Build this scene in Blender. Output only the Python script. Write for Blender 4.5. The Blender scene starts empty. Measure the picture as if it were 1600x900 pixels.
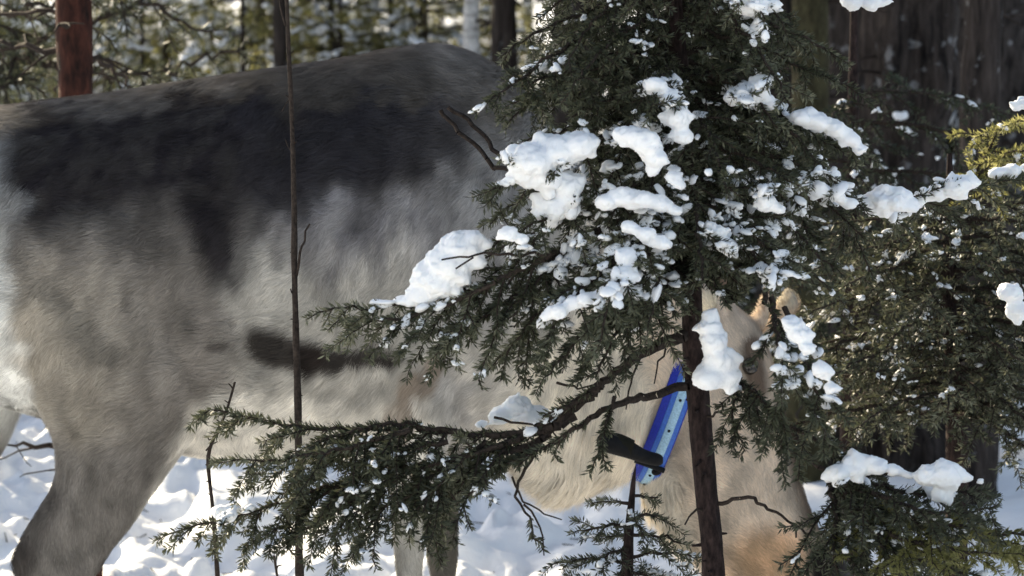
import bpy, math, random
import numpy as np
from mathutils import Vector, Matrix

# ------------------------------------------------------------------ camera, sky, sun
R = math.radians
scene = bpy.context.scene
col = scene.collection
F, CH, HOR = 5000.0, 1.30, -100.0           # focal in photo px, camera height, horizon row
pitch = math.atan((450 - HOR) / F)
cam = bpy.data.cameras.new("camera")
cam.sensor_width = 36; cam.lens = 36 * F / 1600
cam.clip_start = .05; cam.clip_end = 900
cam.dof.use_dof = True; cam.dof.focus_distance = 4.45; cam.dof.aperture_fstop = 9.5
camo = bpy.data.objects.new("camera", cam); col.objects.link(camo)
camo.location = (0, -5, CH); camo.rotation_euler = (math.pi / 2 - pitch, 0, 0)
scene.camera = camo

SUN = Vector((-.57, .745, .39)).normalized()   # direction towards the sun
sun = bpy.data.lights.new("sun", 'SUN'); sun.energy = 5.0; sun.angle = R(.6); sun.color = (1, .85, .60)
suno = bpy.data.objects.new("sun", sun); col.objects.link(suno)
suno.rotation_euler = SUN.to_track_quat('Z', 'Y').to_euler()
w = bpy.data.worlds.new("World"); scene.world = w; w.use_nodes = True
nt = w.node_tree
sky = nt.nodes.new('ShaderNodeTexSky'); sky.sky_type = 'NISHITA'; sky.sun_disc = False
sky.sun_elevation = math.asin(SUN.z); sky.sun_rotation = math.atan2(SUN.x, SUN.y)
sky.air_density = 1.0; sky.dust_density = 1.5; sky.ozone_density = 1.0
hs = nt.nodes.new('ShaderNodeHueSaturation'); hs.inputs['Saturation'].default_value = .70
nt.links.new(sky.outputs[0], hs.inputs['Color']); nt.links.new(hs.outputs[0], nt.nodes['Background'].inputs[0])
nt.nodes['Background'].inputs[1].default_value = .102
vs = scene.view_settings
vs.view_transform = 'Standard'; vs.look = 'None'; vs.gamma = 1; vs.use_curve_mapping = False
vs.exposure = 1.38

# ------------------------------------------------------------------ helpers
rng = np.random.default_rng(11); random.seed(11)
FW = np.array([0, math.cos(pitch), -math.sin(pitch)]); UP = np.array([0, math.sin(pitch), math.cos(pitch)])
def P(px, py, s):
    """world point seen at photo pixel (px,py), s metres in front of the camera along Y"""
    d = FW + np.array([(px - 800) / F, 0, 0]) + UP * ((450 - py) / F)
    return np.array([0, -5, CH]) + d * (s / d[1])
def X(px, s): return float(P(px, 450, s)[0])

def vnoise(p, seed=0):
    p = np.asarray(p, float); i = np.floor(p).astype(np.int64); f = p - i; f = f * f * (3 - 2 * f)
    def h(a, b, c):
        n = (a * 374761393 + b * 668265263 + c * 2147483647 + seed * 1274126177) & 0xffffffff
        n = ((n ^ (n >> 13)) * 1274126177) & 0xffffffff
        n = n ^ (n >> 16)
        return (n & 0xffff) / 65535.0
    x, y, z = i[:, 0], i[:, 1], i[:, 2]; r = 0
    for dx in (0, 1):
        for dy in (0, 1):
            for dz in (0, 1):
                wt = (f[:, 0] if dx else 1 - f[:, 0]) * (f[:, 1] if dy else 1 - f[:, 1]) * (f[:, 2] if dz else 1 - f[:, 2])
                r = r + wt * h(x + dx, y + dy, z + dz)
    return r
def fbm(p, o=3, seed=0):
    p = np.asarray(p, float); a, r, t = 1., 0, 0
    for k in range(o): r = r + a * vnoise(p * 2 ** k, seed + k); t += a; a *= .5
    return r / t

def tag(o, label=None, cat=None, group=None, kind=None):
    for k, v in (('label', label), ('category', cat), ('group', group), ('kind', kind)):
        if v: o[k] = v
    return o
def empty(name, loc):
    o = bpy.data.objects.new(name, None); col.objects.link(o); o.location = loc; o.empty_display_size = .1
    return o
def mesh(name, V, faces, mat, parent=None, smooth=True, attrs=None, normals=None, k=None):
    """faces: (n,3|4) array or list of such"""
    V = np.asarray(V, np.float32)
    q_ = parent
    while q_ is not None: V = V - np.array(q_.location, np.float32); q_ = q_.parent
    if not isinstance(faces, list): faces = [faces]
    faces = [np.asarray(f, np.int32) for f in faces if len(f)]
    me = bpy.data.meshes.new(name)
    me.vertices.add(len(V)); me.vertices.foreach_set('co', V.ravel())
    loops = np.concatenate([f.ravel() for f in faces]); sizes = np.concatenate([np.full(len(f), f.shape[1]) for f in faces])
    me.loops.add(len(loops)); me.loops.foreach_set('vertex_index', loops)
    me.polygons.add(len(sizes)); me.polygons.foreach_set('loop_start', np.concatenate([[0], np.cumsum(sizes)[:-1]]).astype(np.int32))
    me.update(calc_edges=True)
    me.polygons.foreach_set('use_smooth', np.full(len(sizes), smooth))
    if attrs:
        for n, a in attrs.items():
            a = np.asarray(a, np.float32)
            if a.ndim == 1:
                at = me.attributes.new(n, 'FLOAT', 'POINT'); at.data.foreach_set('value', a)
            else:
                at = me.attributes.new(n, 'FLOAT_COLOR', 'POINT')
                at.data.foreach_set('color', np.concatenate([a, np.ones((len(a), 1), np.float32)], 1).ravel())
    if normals is not None:
        me.normals_split_custom_set_from_vertices(np.asarray(normals, np.float32))
    me.materials.append(mat)
    o = bpy.data.objects.new(name, me); col.objects.link(o)
    if parent is not None: o.parent = parent
    return o

# ------------------------------------------------------------------ materials
def newmat(name):
    m = bpy.data.materials.new(name); m.use_nodes = True
    return m, m.node_tree, m.node_tree.nodes['Principled BSDF']
def N(t, ty, **kw):
    n = t.nodes.new(ty)
    for k, v in kw.items(): setattr(n, k, v)
    return n
def ramp(t, src, stops):
    r = t.nodes.new('ShaderNodeValToRGB'); e = r.color_ramp.elements
    while len(e) < len(stops): e.new(.5)
    for q, (p, c) in zip(e, stops): q.position = p; q.color = (*c, 1)
    t.links.new(src, r.inputs[0]); return r
def noise(t, scale, detail=4, vec=None, rough=.55):
    n = t.nodes.new('ShaderNodeTexNoise'); n.inputs['Scale'].default_value = scale; n.inputs['Detail'].default_value = detail
    n.inputs['Roughness'].default_value = rough
    if vec: t.links.new(vec, n.inputs['Vector'])
    return n
def bump(t, b, src, st, dist):
    n = t.nodes.new('ShaderNodeBump'); n.inputs['Strength'].default_value = st; n.inputs['Distance'].default_value = dist
    t.links.new(src, n.inputs['Height']); t.links.new(n.outputs[0], b.inputs['Normal'])
def objco(t, sc=(1, 1, 1)):
    c = t.nodes.new('ShaderNodeTexCoord'); m = t.nodes.new('ShaderNodeMapping'); m.inputs['Scale'].default_value = sc
    t.links.new(c.outputs['Object'], m.inputs['Vector']); return m.outputs[0]

def snow_mat(name, sc=60, st=.35, dist=.004, sss=.25):
    m, t, b = newmat(name)
    v = objco(t)
    n = noise(t, sc, 6, v, .6)
    r = ramp(t, noise(t, 9, 3, v).outputs[0], [(.3, (.80, .82, .85)), (.7, (.88, .885, .89))])
    t.links.new(r.outputs[0], b.inputs['Base Color']); b.inputs['Roughness'].default_value = .7
    b.inputs['Specular IOR Level'].default_value = .2
    if sss:
        b.inputs['Subsurface Weight'].default_value = sss; b.inputs['Subsurface Radius'].default_value = (.7, .85, 1); b.inputs['Subsurface Scale'].default_value = .012
    bump(t, b, n.outputs[0], st, dist)
    return m
M_ground = snow_mat('snow_ground', 28, .5, .012, 0)
M_snow = snow_mat('snow_clump', 130, .4, .003)
M_dust = snow_mat('snow_frost', 220, .3, .002, 0)

def bark(name, a, b_, sc=(14, 14, 3), st=.9, dist=.01, snow=0.0):
    m, t, b = newmat(name); v = objco(t, sc)
    n = noise(t, 3.2, 8, v, .65)
    r = ramp(t, n.outputs[0], [(.32, a), (.52, tuple((x + y) / 2 for x, y in zip(a, b_))), (.68, b_)])
    out = r.outputs[0]
    if snow:
        n2 = noise(t, 2.3, 5, objco(t, (9, 9, 9)), .6); r2 = ramp(t, n2.outputs[0], [(.60, (0, 0, 0)), (.68, (snow,) * 3)])
        mx = N(t, 'ShaderNodeMix', data_type='RGBA'); t.links.new(r2.outputs[0], mx.inputs[0]); t.links.new(out, mx.inputs[6])
        mx.inputs[7].default_value = (.7, .72, .75, 1); out = mx.outputs[2]
    t.links.new(out, b.inputs['Base Color']); b.inputs['Roughness'].default_value = .95
    b.inputs['Specular IOR Level'].default_value = .15
    bump(t, b, n.outputs[0], st, dist); return m
M_twig = bark('spruce_twig', (.014, .011, .010), (.06, .046, .038), (60, 60, 60), .7, .002)
M_bark = bark('spruce_bark', (.007, .005, .005), (.055, .037, .034), (45, 45, 18), 1.0, .004)
M_dark = bark('dark_bark', (.003, .0025, .0025), (.075, .060, .053), (14, 14, 2.2), 1.0, .02, .22)
M_grey = bark('grey_bark', (.006, .005, .005), (.085, .072, .066), (14, 14, 4), 1.0, .015, .3)
M_pine = bark('pine_bark', (.007, .005, .005), (.075, .028, .020), (18, 18, 7), 1.0, .008)
M_birch = bark('pale_bark', (.20, .19, .18), (.66, .65, .64), (8, 8, 26), .5, .004)
M_moss = bark('mossy_bark', (.018, .016, .009), (.075, .068, .035), (24, 24, 9), 1.0, .01)

def needle_mat(name, c0, c1, c2, trans=.3):
    m, t, b = newmat(name)
    a = N(t, 'ShaderNodeAttribute', attribute_name='var')
    r = ramp(t, a.outputs['Fac'], [(0, c0), (.6, c1), (1, c2)])
    t.links.new(r.outputs[0], b.inputs['Base Color']); b.inputs['Roughness'].default_value = .5
    b.inputs['Specular IOR Level'].default_value = .35
    tr = N(t, 'ShaderNodeBsdfTranslucent'); t.links.new(r.outputs[0], tr.inputs[0])
    mx = N(t, 'ShaderNodeMixShader'); mx.inputs[0].default_value = trans
    t.links.new(b.outputs[0], mx.inputs[1]); t.links.new(tr.outputs[0], mx.inputs[2])
    t.links.new(mx.outputs[0], t.nodes['Material Output'].inputs['Surface']); return m
M_need = needle_mat('spruce_needles', (.018, .021, .013), (.080, .088, .052), (.26, .26, .18))
M_need2 = needle_mat('sunlit_needles', (.07, .072, .025), (.24, .235, .085), (.46, .43, .22), .6)  # sunlit look painted into the needles: paler, yellower colour
M_need3 = needle_mat('dark_needles', (.012, .017, .010), (.036, .046, .022), (.09, .10, .06), .2)

# ------------------------------------------------------------------ plants
def nrm(v): return v / (np.linalg.norm(v) + 1e-9)
class Plant:
    def __init__(s): s.w = []; s.n = []
def resample(path, step, jit=0):
    path = np.asarray(path, float); d = np.linalg.norm(np.diff(path, axis=0), axis=1); c = np.concatenate([[0], np.cumsum(d)])
    n = max(2, int(c[-1] / step)); t = np.linspace(0, c[-1], n + 1)
    # catmull-like smoothing by interpolating then averaging
    q = np.stack([np.interp(t, c, path[:, k]) for k in range(3)], 1)
    for _ in range(3): q[1:-1] = (q[:-2] + 2 * q[1:-1] + q[2:]) / 4
    if jit: q[1:-1] += rng.normal(0, jit, (len(q) - 2, 3))
    return q, c[-1]
def twig(S, p, d, ll, lvl, droop, step, r0, sub=.45, bare=0.):
    n = max(2, int(ll / step)); d = np.array(d); p = np.array(p); sg = 1; acc = 0
    for i in range(n):
        t = i / n
        d = nrm(d + np.array([0, 0, -droop * step * 9]) + rng.normal(0, .07, 3))
        q = p + d * (ll / n)
        r = r0 * (1 - t * .6)
        S.w.append((*p, *q, r, r * .9))
        if t >= bare: S.n.append((*p, *q, 1.))
        acc += ll / n
        if lvl > 0 and acc > .016 and t > .1 and ll > .03:
            acc = 0; sg = -sg
            sv = nrm(np.cross(d, [0, 0, 1]) + rng.normal(0, .35, 3))
            o = nrm(d * .8 + sv * sg * .75 + np.array([0, 0, rng.uniform(-.3, .15)]))
            twig(S, q, o, max(.012, ll * sub * (1 - t) * rng.uniform(.6, 1.2)), lvl - 1, droop, step, r0 * .7, sub, bare)
        p = q
def bough(S, path, r0, lat, spacing=.02, bare=0., droop=.5, step=.011, lvl=1, tipr=.0012, jit=.0015, hang=0., thin=1.):
    q, L = resample(path, step, jit); n = len(q) - 1; sg = 1; acc = 0
    for i in range(n):
        t = i / n; r = r0 * (1 - t) + tipr * t; r2 = r0 * (1 - (i + 1) / n) + tipr * (i + 1) / n
        S.w.append((*q[i], *q[i + 1], r, r2))
        if t > bare: S.n.append((*q[i], *q[i + 1], 1.))
        acc += L / n
        if acc > spacing and t > bare:
            acc = rng.uniform(-.3, .3) * spacing; sg = -sg
            if rng.random() > thin: continue
            d = nrm(q[i + 1] - q[i]); sv = np.cross(d, [0, 0, 1])
            sv = nrm(sv + rng.normal(0, .3, 3)) * sg
            o = nrm(d * .75 + sv * rng.uniform(.55, 1.) + np.array([0, 0, rng.uniform(-.45, .15) - hang]))
            tb = (t - bare) / (1 - bare + 1e-6)
            ll = lat * ((1 - tb) ** .6 * .85 + .15) * min(1, tb * 4 + .45) * rng.uniform(.55, 1.15)
            twig(S, q[i + 1], o, max(ll, .018), lvl, droop, step, max(r * .45, .001))
def tubes(W, sides=5):
    W = np.asarray(W); a, b, r0, r1 = W[:, :3], W[:, 3:6], W[:, 6], W[:, 7]
    d = b - a; d /= np.linalg.norm(d, axis=1)[:, None] + 1e-9
    ref = np.where(np.abs(d[:, 2:3]) > .9, [[1., 0, 0]], [[0, 0, 1.]]); u = np.cross(d, ref); u /= np.linalg.norm(u, axis=1)[:, None]; v = np.cross(d, u)
    th = np.arange(sides) / sides * 2 * math.pi; c, s = np.cos(th), np.sin(th)
    ring = u[:, None] * c[None, :, None] + v[:, None] * s[None, :, None]
    V = np.concatenate([a[:, None] + ring * r0[:, None, None], b[:, None] + ring * r1[:, None, None]], 1).reshape(-1, 3)
    k = np.arange(sides); k2 = (k + 1) % sides
    Fq = np.stack([k, k2, k2 + sides, k + sides], 1)[None] + (np.arange(len(W)) * 2 * sides)[:, None, None]
    return V, Fq.reshape(-1, 4)
def needles(NS, dens=1000, ln=.012, wd=.0011, var=None):
    NS = np.asarray(NS); a, b = NS[:, :3], NS[:, 3:6]; L = np.linalg.norm(b - a, axis=1)
    cnt = np.floor(L * dens + rng.random(len(L))).astype(int); idx = np.repeat(np.arange(len(L)), cnt); n = len(idx)
    t = rng.random(n)[:, None]; base = a[idx] * (1 - t) + b[idx] * t
    d = (b - a)[idx]; d /= np.linalg.norm(d, axis=1)[:, None] + 1e-9
    rad = rng.normal(0, 1, (n, 3)); rad[:, 2] += .25; rad -= d * (rad * d).sum(1)[:, None]; rad /= np.linalg.norm(rad, axis=1)[:, None] + 1e-9
    dr = d * rng.uniform(.45, .85, (n, 1)) + rad * .8; dr /= np.linalg.norm(dr, axis=1)[:, None]
    sd = np.cross(dr, rng.normal(0, 1, (n, 3))); sd /= np.linalg.norm(sd, axis=1)[:, None] + 1e-9
    l = ln * rng.uniform(.7, 1.15, (n, 1)); w_ = wd * rng.uniform(.8, 1.2, (n, 1))
    V = np.stack([base, base + dr * l * .5 + sd * w_, base + dr * l, base + dr * l * .5 - sd * w_], 1).reshape(-1, 3)
    Fq = np.arange(n * 4).reshape(-1, 4)
    clump = vnoise(base * 14, 3)
    vv = np.clip(rng.random(n) * .55 + clump * .6 - .1, 0, 1)
    return V, Fq, np.repeat(vv, 4)

ICO = None
def ico(sub):
    import bmesh
    bm = bmesh.new(); bmesh.ops.create_icosphere(bm, subdivisions=sub, radius=1)
    V = np.array([v.co[:] for v in bm.verts]); Fc = np.array([[v.index for v in f.verts] for f in bm.faces]); bm.free(); return V, Fc
I1, I2 = ico(1), ico(2)
def blobs(C, D, S3, tmpl, jit=.25):
    """C centres, D long axis dirs, S3 (n,3) scales along (D, side, up)"""
    C = np.asarray(C); D = np.asarray(D); S3 = np.asarray(S3); V0, F0 = tmpl; n = len(C)
    D = D / (np.linalg.norm(D, axis=1)[:, None] + 1e-9)
    sd = np.cross(D, [0, 0, 1.]) + 1e-4; sd /= np.linalg.norm(sd, axis=1)[:, None]; up = np.cross(sd, D)
    v = V0[None] * (1 + rng.normal(0, jit, (n, len(V0), 1)))
    V = C[:, None] + D[:, None] * v[..., :1] * S3[:, None, :1] + sd[:, None] * v[..., 1:2] * S3[:, None, 1:2] + up[:, None] * v[..., 2:] * S3[:, None, 2:]
    Fc = F0[None] + (np.arange(n) * len(V0))[:, None, None]
    return V.reshape(-1, 3), Fc.reshape(-1, 3)
def pixof(C):
    d = C - np.array([0, -5, CH]); f = d @ FW; return 800 + d[:, 0] / f * F, 450 - (d @ UP) / f * F
def dusting(NS, frac, size=1., clus=.5, zones=None):
    """small ragged snow bits lying on top of a share of the shoots; zones are thicker drifts round the big clumps"""
    NS = np.asarray(NS); a, b = NS[:, :3], NS[:, 3:6]; m = (a + b) / 2
    pr = frac * np.clip((vnoise(m * 11, 9) - clus) * 6, 0, 1.6); big = np.zeros(len(m), bool)
    if zones is not None:
        x, y = pixof(m); z = np.zeros(len(m))
        for cx, cy, r, s_ in zones:
            dep = np.abs(m[:, 1] + 5 - s_) < .16
            z = np.maximum(z, dep * np.clip(1.75 - np.hypot(x - cx, (y - cy) * 1.1) / r, 0, 1))
        big = rng.random(len(m)) < z * .24; pr = np.maximum(pr, big)
    k = (rng.random(len(m)) < pr) | big
    a, b, m, big = a[k], b[k], m[k], big[k]
    n = len(m); g = np.where(big, 1.7, 1.)
    reps = 3
    a, b, m, g = [np.repeat(q, reps, 0) for q in (a, b, m, g)]; n = len(m)
    t = rng.random((n, 1)); sz = np.clip(np.exp(rng.normal(-.25, .4, n)), .3, 1.5) * g * size
    C = a * (1 - t) + b * t + np.stack([rng.normal(0, .0035, n) * g, rng.normal(0, .0035, n) * g, .002 + rng.random(n) * .003 * g], 1) * size
    S = np.stack([rng.uniform(.004, .008, n), rng.uniform(.003, .006, n), rng.uniform(.0018, .0034, n)], 1) * sz[:, None]
    return blobs(C, b - a + rng.normal(0, .004, (n, 3)), S, I1 if zones is None else I2, .22 if zones is None else .1)

GAPS = []
def gap(W):
    W = np.asarray(W); d = (W[:, :3] + W[:, 3:6]) / 2 - np.array([0, -5, CH]); f = d @ FW; x = 800 + d[:, 0] / f * F; y = 450 - (d @ UP) / f * F
    k = np.ones(len(W), bool)
    for cx, cy, rx, ry in GAPS: k &= ((x - cx) / rx) ** 2 + ((y - cy) / ry) ** 2 > 1
    return W[k]
def add_branch(tree, S, mat=M_twig, need=M_need, dens=1000, ln=.012, wd=.0011, name='branch', nname='needles'):
    if GAPS:
        ends, keep = {tuple(np.round(S.w[0][:3], 5))}, []
        for w_ in gap(S.w):
            if tuple(np.round(w_[:3], 5)) in ends: ends.add(tuple(np.round(w_[3:6], 5))); keep.append(w_)
        S.w = keep; S.n = [n_ for n_ in (gap(S.n) if len(S.n) else []) if tuple(np.round(n_[3:6], 5)) in ends]
    if not len(S.w): return None
    V, Fq = tubes(S.w); o = mesh(name, V, Fq, mat, tree)
    if len(S.n):
        V, Fq, vv = needles(S.n, dens, ln, wd)
        mesh(nname, V, Fq, need, o, smooth=False, attrs={'var': vv})
    return o
def trunk_mesh(name, path, radii, mat, parent, sides=28, rough=.12, sc=18, step=None, ns=1):
    path = np.asarray(path, float); L = np.linalg.norm(np.diff(path, axis=0), axis=1); c = np.concatenate([[0], np.cumsum(L)])
    n = int(c[-1] / (step or .02)); t = np.linspace(0, c[-1], n + 1)
    q = np.stack([np.interp(t, c, path[:, k]) for k in range(3)], 1); r = np.interp(t, c, radii)
    for _ in range(6): q[1:-1] = (q[:-2] + 2 * q[1:-1] + q[2:]) / 4
    th = np.arange(sides) / sides * 2 * math.pi
    ring = np.stack([np.cos(th), np.sin(th), 0 * th], 1)
    V = q[:, None] + ring[None] * r[:, None, None]; V = V.reshape(-1, 3)
    nz = fbm(V * [sc, sc, sc * .3], 3, ns) - .5
    out = (V.reshape(-1, sides, 3) - q[:, None]).reshape(-1, 3)
    V = V + out * nz[:, None] * rough * 4
    k = np.arange(sides); k2 = (k + 1) % sides
    Fq = (np.stack([k, k2, k2 + sides, k + sides], 1)[None] + (np.arange(n) * sides)[:, None, None]).reshape(-1, 4)
    return mesh(name, V, Fq, mat, parent)

# ------------------------------------------------------------------ ground
def gh(x, y):
    x = np.asarray(x, float); y = np.asarray(y, float); z0 = np.zeros_like(x)
    q = np.stack([x, y, z0], -1).reshape(-1, 3)
    near = np.exp(-((q[:, 1] - 2) / 6) ** 2)
    h = (fbm(q * .45, 2, 5) - .5) * .16
    lump = fbm(q * 2.6, 2, 21); h = h + (np.abs(lump - .5) * -1 + .12) * .16 * near
    # trampled, clumpy snow, mostly to the left
    tr = np.clip(1 - (q[:, 0] + .1) / .7, .12, 1) * near
    c = vnoise(q * [8, 6, 1], 33); c2 = vnoise(q * [19, 14, 1], 44); c3 = vnoise(q * [38, 30, 1], 45)
    h = h + tr * (np.clip(c - .35, 0, .4) * .15 + np.clip(c2 - .45, 0, .35) * .085 + (c3 - .5) * .018)
    far = np.clip((q[:, 1] - 6) / 30, 0, 1); h = h + (fbm(q * .12, 2, 8) - .5) * .8 * far
    return h.reshape(x.shape) - .02
def axis(lo, hi, st, far_lo, far_hi, g=1.12):
    a = list(np.arange(lo, hi, st)); s = st
    b = []; p = lo
    while p > far_lo: s *= g; p -= s; b.append(p)
    c = []; p = a[-1]; s = st
    while p < far_hi: s *= g; p += s; c.append(p)
    return np.array(b[::-1] + a + c)
gx = axis(-1.9, 2.0, .012, -400, 400, 1.08); gy = axis(.9, 5.2, .014, -60, 600, 1.045)
GX, GY = np.meshgrid(gx, gy); GZ = gh(GX, GY)
nx, ny = len(gx), len(gy)
i = (np.arange(ny - 1)[:, None] * nx + np.arange(nx - 1)[None]).ravel()
ground = mesh('ground', np.stack([GX, GY, GZ], -1).reshape(-1, 3), np.stack([i, i + 1, i + nx + 1, i + nx], 1), M_ground)
tag(ground, kind='structure')
def gz(x, y): return float(gh(np.array([x]), np.array([y]))[0])
def base(px, s):
    x = X(px, s); return np.array([x, s - 5, gz(x, s - 5)])
#@@MORE@@

SHADES = [(.12, 1.75, 5.2, 120, (.35, .55), 7.0, 3.4), (.42, 2.3, 5.2, 120, (.4, .6), 7.2, 3.4), (.8, 2.6, 5.4, 130, (.6, .9), 7.6, 3), (1.5, 3.6, 4.6, 150, (.8, 1.2), 7, 2), (.22, -.8, 5.1, 190, (.4, .6), 9.5, 6.0), (-.3, 0, 5.1, 50, (.3, .5), 9, 6.35), (-.75, 0, 5.1, 45, (.3, .5), 9, 6.1), (1.9, 1.6, 4.5, 150, (.7, 1.1), 7, 2.4), (2.9, 3.5, 4.6, 150, (.8, 1.2), 7, 2)]
# ------------------------------------------------------------------ reindeer
def loft(pairs, sides=36):
    """pairs: (ax,ay,bx,by,halfwidth,yc) two outline points in photo px at depth 5+yc"""
    rings = []
    th = np.arange(sides) / sides * 2 * math.pi
    for ax, ay, bx, by, hw, yc in pairs:
        a = P(ax, ay, 5 + yc); b = P(bx, by, 5 + yc); c = (a + b) / 2; h = (a - b) / 2
        rings.append(c[None] + np.cos(th)[:, None] * h[None] + np.sin(th)[:, None] * np.array([[0, hw, 0]]))
    # smooth subdivision along the axis
    Rg = np.array(rings); n = len(Rg); out = []
    for k in range(n - 1):
        p0, p1, p2, p3 = Rg[max(k - 1, 0)], Rg[k], Rg[k + 1], Rg[min(k + 2, n - 1)]
        for t in (0, .25, .5, .75):
            out.append(.5 * ((2 * p1) + (-p0 + p2) * t + (2 * p0 - 5 * p1 + 4 * p2 - p3) * t * t + (-p0 + 3 * p1 - 3 * p2 + p3) * t ** 3))
    out.append(Rg[-1]); Rg = np.array(out); n = len(Rg)
    V = Rg.reshape(-1, 3); k = np.arange(sides); k2 = (k + 1) % sides
    Fq = (np.stack([k, k2, k2 + sides, k + sides], 1)[None] + (np.arange(n - 1) * sides)[:, None, None]).reshape(-1, 4)
    V = np.concatenate([V, Rg[0].mean(0)[None], Rg[-1].mean(0)[None]]); c0, c1 = len(V) - 2, len(V) - 1
    T = np.concatenate([np.stack([k2, k, np.full(sides, c0)], 1), np.stack([k + (n - 1) * sides, k2 + (n - 1) * sides, np.full(sides, c1)], 1)])
    return V, Fq, T
trunk = [(-150, 330, -150, 420, .03, 0), (-140, 250, -135, 500, .11, 0), (-100, 200, -95, 560, .17, 0), (-40, 176, -40, 610, .21, 0), (50, 162, 50, 640, .235, 0),
         (160, 149, 170, 675, .24, 0), (280, 130, 290, 706, .25, 0), (400, 113, 400, 718, .265, 0), (520, 96, 520, 716, .265, 0),
         (620, 77, 620, 700, .24, 0), (690, 71, 700, 690, .215, 0), (760, 95, 770, 700, .19, 0), (815, 140, 830, 735, .16, 0), (850, 195, 850, 700, .10, 0)]
neck = [(690, 130, 690, 600, .16, 0), (790, 118, 770, 690, .165, 0), (860, 200, 830, 745, .15, 0), (930, 262, 885, 764, .14, 0), (1010, 335, 945, 742, .125, 0),
        (1085, 410, 985, 728, .11, 0), (1135, 462, 1012, 722, .10, 0), (1165, 500, 1040, 740, .09, 0), (1180, 540, 1070, 740, .06, 0)]
head = [(1120, 480, 1040, 600, .05, 0), (1150, 482, 1012, 650, .078, 0), (1185, 512, 1004, 712, .09, 0), (1214, 590, 1012, 758, .09, 0), (1230, 670, 1045, 806, .08, 0),
        (1250, 752, 1095, 868, .066, 0), (1275, 820, 1140, 920, .056, 0), (1300, 872, 1180, 958, .052, 0), (1308, 920, 1215, 985, .05, 0), (1300, 962, 1245, 1000, .038, 0), (1285, 990, 1262, 1003, .012, 0)]
leg1 = [(20, 260, 330, 250, .07, -.10), (-60, 360, 400, 330, .12, -.12), (-30, 470, 425, 470, .12, -.13), (20, 560, 395, 565, .115, -.13), (62, 630, 340, 640, .095, -.13),
        (90, 690, 292, 695, .075, -.13), (84, 755, 246, 760, .058, -.13), (56, 800, 212, 812, .046, -.13), (28, 848, 176, 858, .038, -.13),
        (18, 878, 156, 890, .034, -.13), (28, 915, 138, 920, .03, -.13), (48, 980, 118, 980, .026, -.13), (52, 1090, 112, 1090, .024, -.13), (50, 1150, 120, 1150, .032, -.13), (45, 1185, 130, 1185, .035, -.13)]
leg2 = [(-110, 300, 160, 300, .08, .12), (-160, 450, 80, 480, .11, .13), (-170, 600, 48, 585, .09, .13), (-175, 680, 16, 680, .07, .13), (-190, 740, -30, 760, .05, .13),
        (-235, 820, -90, 840, .04, .13), (-265, 890, -140, 900, .034, .13), (-240, 980, -170, 980, .026, .13), (-240, 1090, -175, 1090, .024, .13), (-240, 1185, -165, 1185, .034, .13)]
leg3 = [(540, 380, 780, 380, .07, -.10), (560, 500, 760, 500, .08, -.11), (580, 590, 730, 600, .07, -.11), (600, 670, 700, 680, .055, -.11), (610, 760, 682, 765, .042, -.11), (614, 830, 666, 830, .034, -.11),
        (618, 880, 660, 880, .028, -.11), (622, 950, 656, 950, .022, -.11), (620, 1080, 656, 1080, .021, -.11), (614, 1150, 664, 1150, .03, -.11), (610, 1185, 668, 1185, .034, -.11)]
leg4 = [(600, 420, 780, 420, .06, .09), (640, 560, 780, 560, .07, .10), (655, 660, 752, 660, .055, .10), (668, 740, 728, 740, .04, .10), (672, 800, 716, 800, .034, .10),
        (668, 870, 714, 870, .032, .10), (676, 930, 708, 930, .024, .10), (676, 1080, 708, 1080, .022, .10), (668, 1185, 716, 1185, .034, .10)]
ear1 = [(1118, 500, 1092, 512, .012, -.055), (1122, 475, 1086, 488, .022, -.075), (1118, 452, 1082, 464, .024, -.085), (1104, 446, 1086, 452, .012, -.088)]
ear2 = [(1180, 520, 1200, 535, .012, .06), (1205, 488, 1222, 506, .022, .075), (1226, 455, 1248, 484, .024, .08), (1234, 450, 1246, 462, .010, .08)]
ped1 = [(1128, 520, 1152, 505, .013, -.03), (1124, 482, 1144, 478, .012, -.03), (1122, 455, 1138, 452, .008, -.032)]
ped2 = [(1172, 510, 1196, 520, .013, .03), (1188, 478, 1206, 482, .012, .03), (1196, 452, 1210, 452, .008, .032)]
tail = [(-150, 250, -130, 300, .03, 0), (-168, 300, -135, 330, .04, 0), (-175, 360, -145, 370, .03, 0), (-172, 385, -160, 388, .01, 0)]
AV, AQ, AT, off = [], [], [], 0
for prs in (trunk, neck, head, leg1, leg2, leg3, leg4, ear1, ear2, ped1, ped2, tail):
    v, q, t = loft(prs); AV.append(v); AQ.append(q + off); AT.append(t + off); off += len(v)
raw = mesh('reindeer_raw', np.concatenate(AV), [np.concatenate(AQ), np.concatenate(AT)], M_snow)
import bmesh
bm = bmesh.new(); bm.from_mesh(raw.data); bmesh.ops.recalc_face_normals(bm, faces=bm.faces); bm.to_mesh(raw.data); bm.free()
def bake(o, voxel, it, fac=.6):
    m = o.modifiers.new('r', 'REMESH'); m.mode = 'VOXEL'; m.voxel_size = voxel; m.use_smooth_shade = True
    s = o.modifiers.new('s', 'SMOOTH'); s.factor = fac; s.iterations = it
    dg = bpy.context.evaluated_depsgraph_get(); me = bpy.data.meshes.new_from_object(o.evaluated_get(dg))
    V = np.empty(len(me.vertices) * 3); me.vertices.foreach_get('co', V); V = V.reshape(-1, 3)
    me.calc_loop_triangles(); T = np.empty(len(me.loop_triangles) * 3, int); me.loop_triangles.foreach_get('vertices', T)
    od = o.data; bpy.data.objects.remove(o); bpy.data.meshes.remove(od); bpy.data.meshes.remove(me)
    return V, T.reshape(-1, 3)
BV, BT = bake(raw, .0075, 9)
print('reindeer body verts', len(BV))

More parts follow.
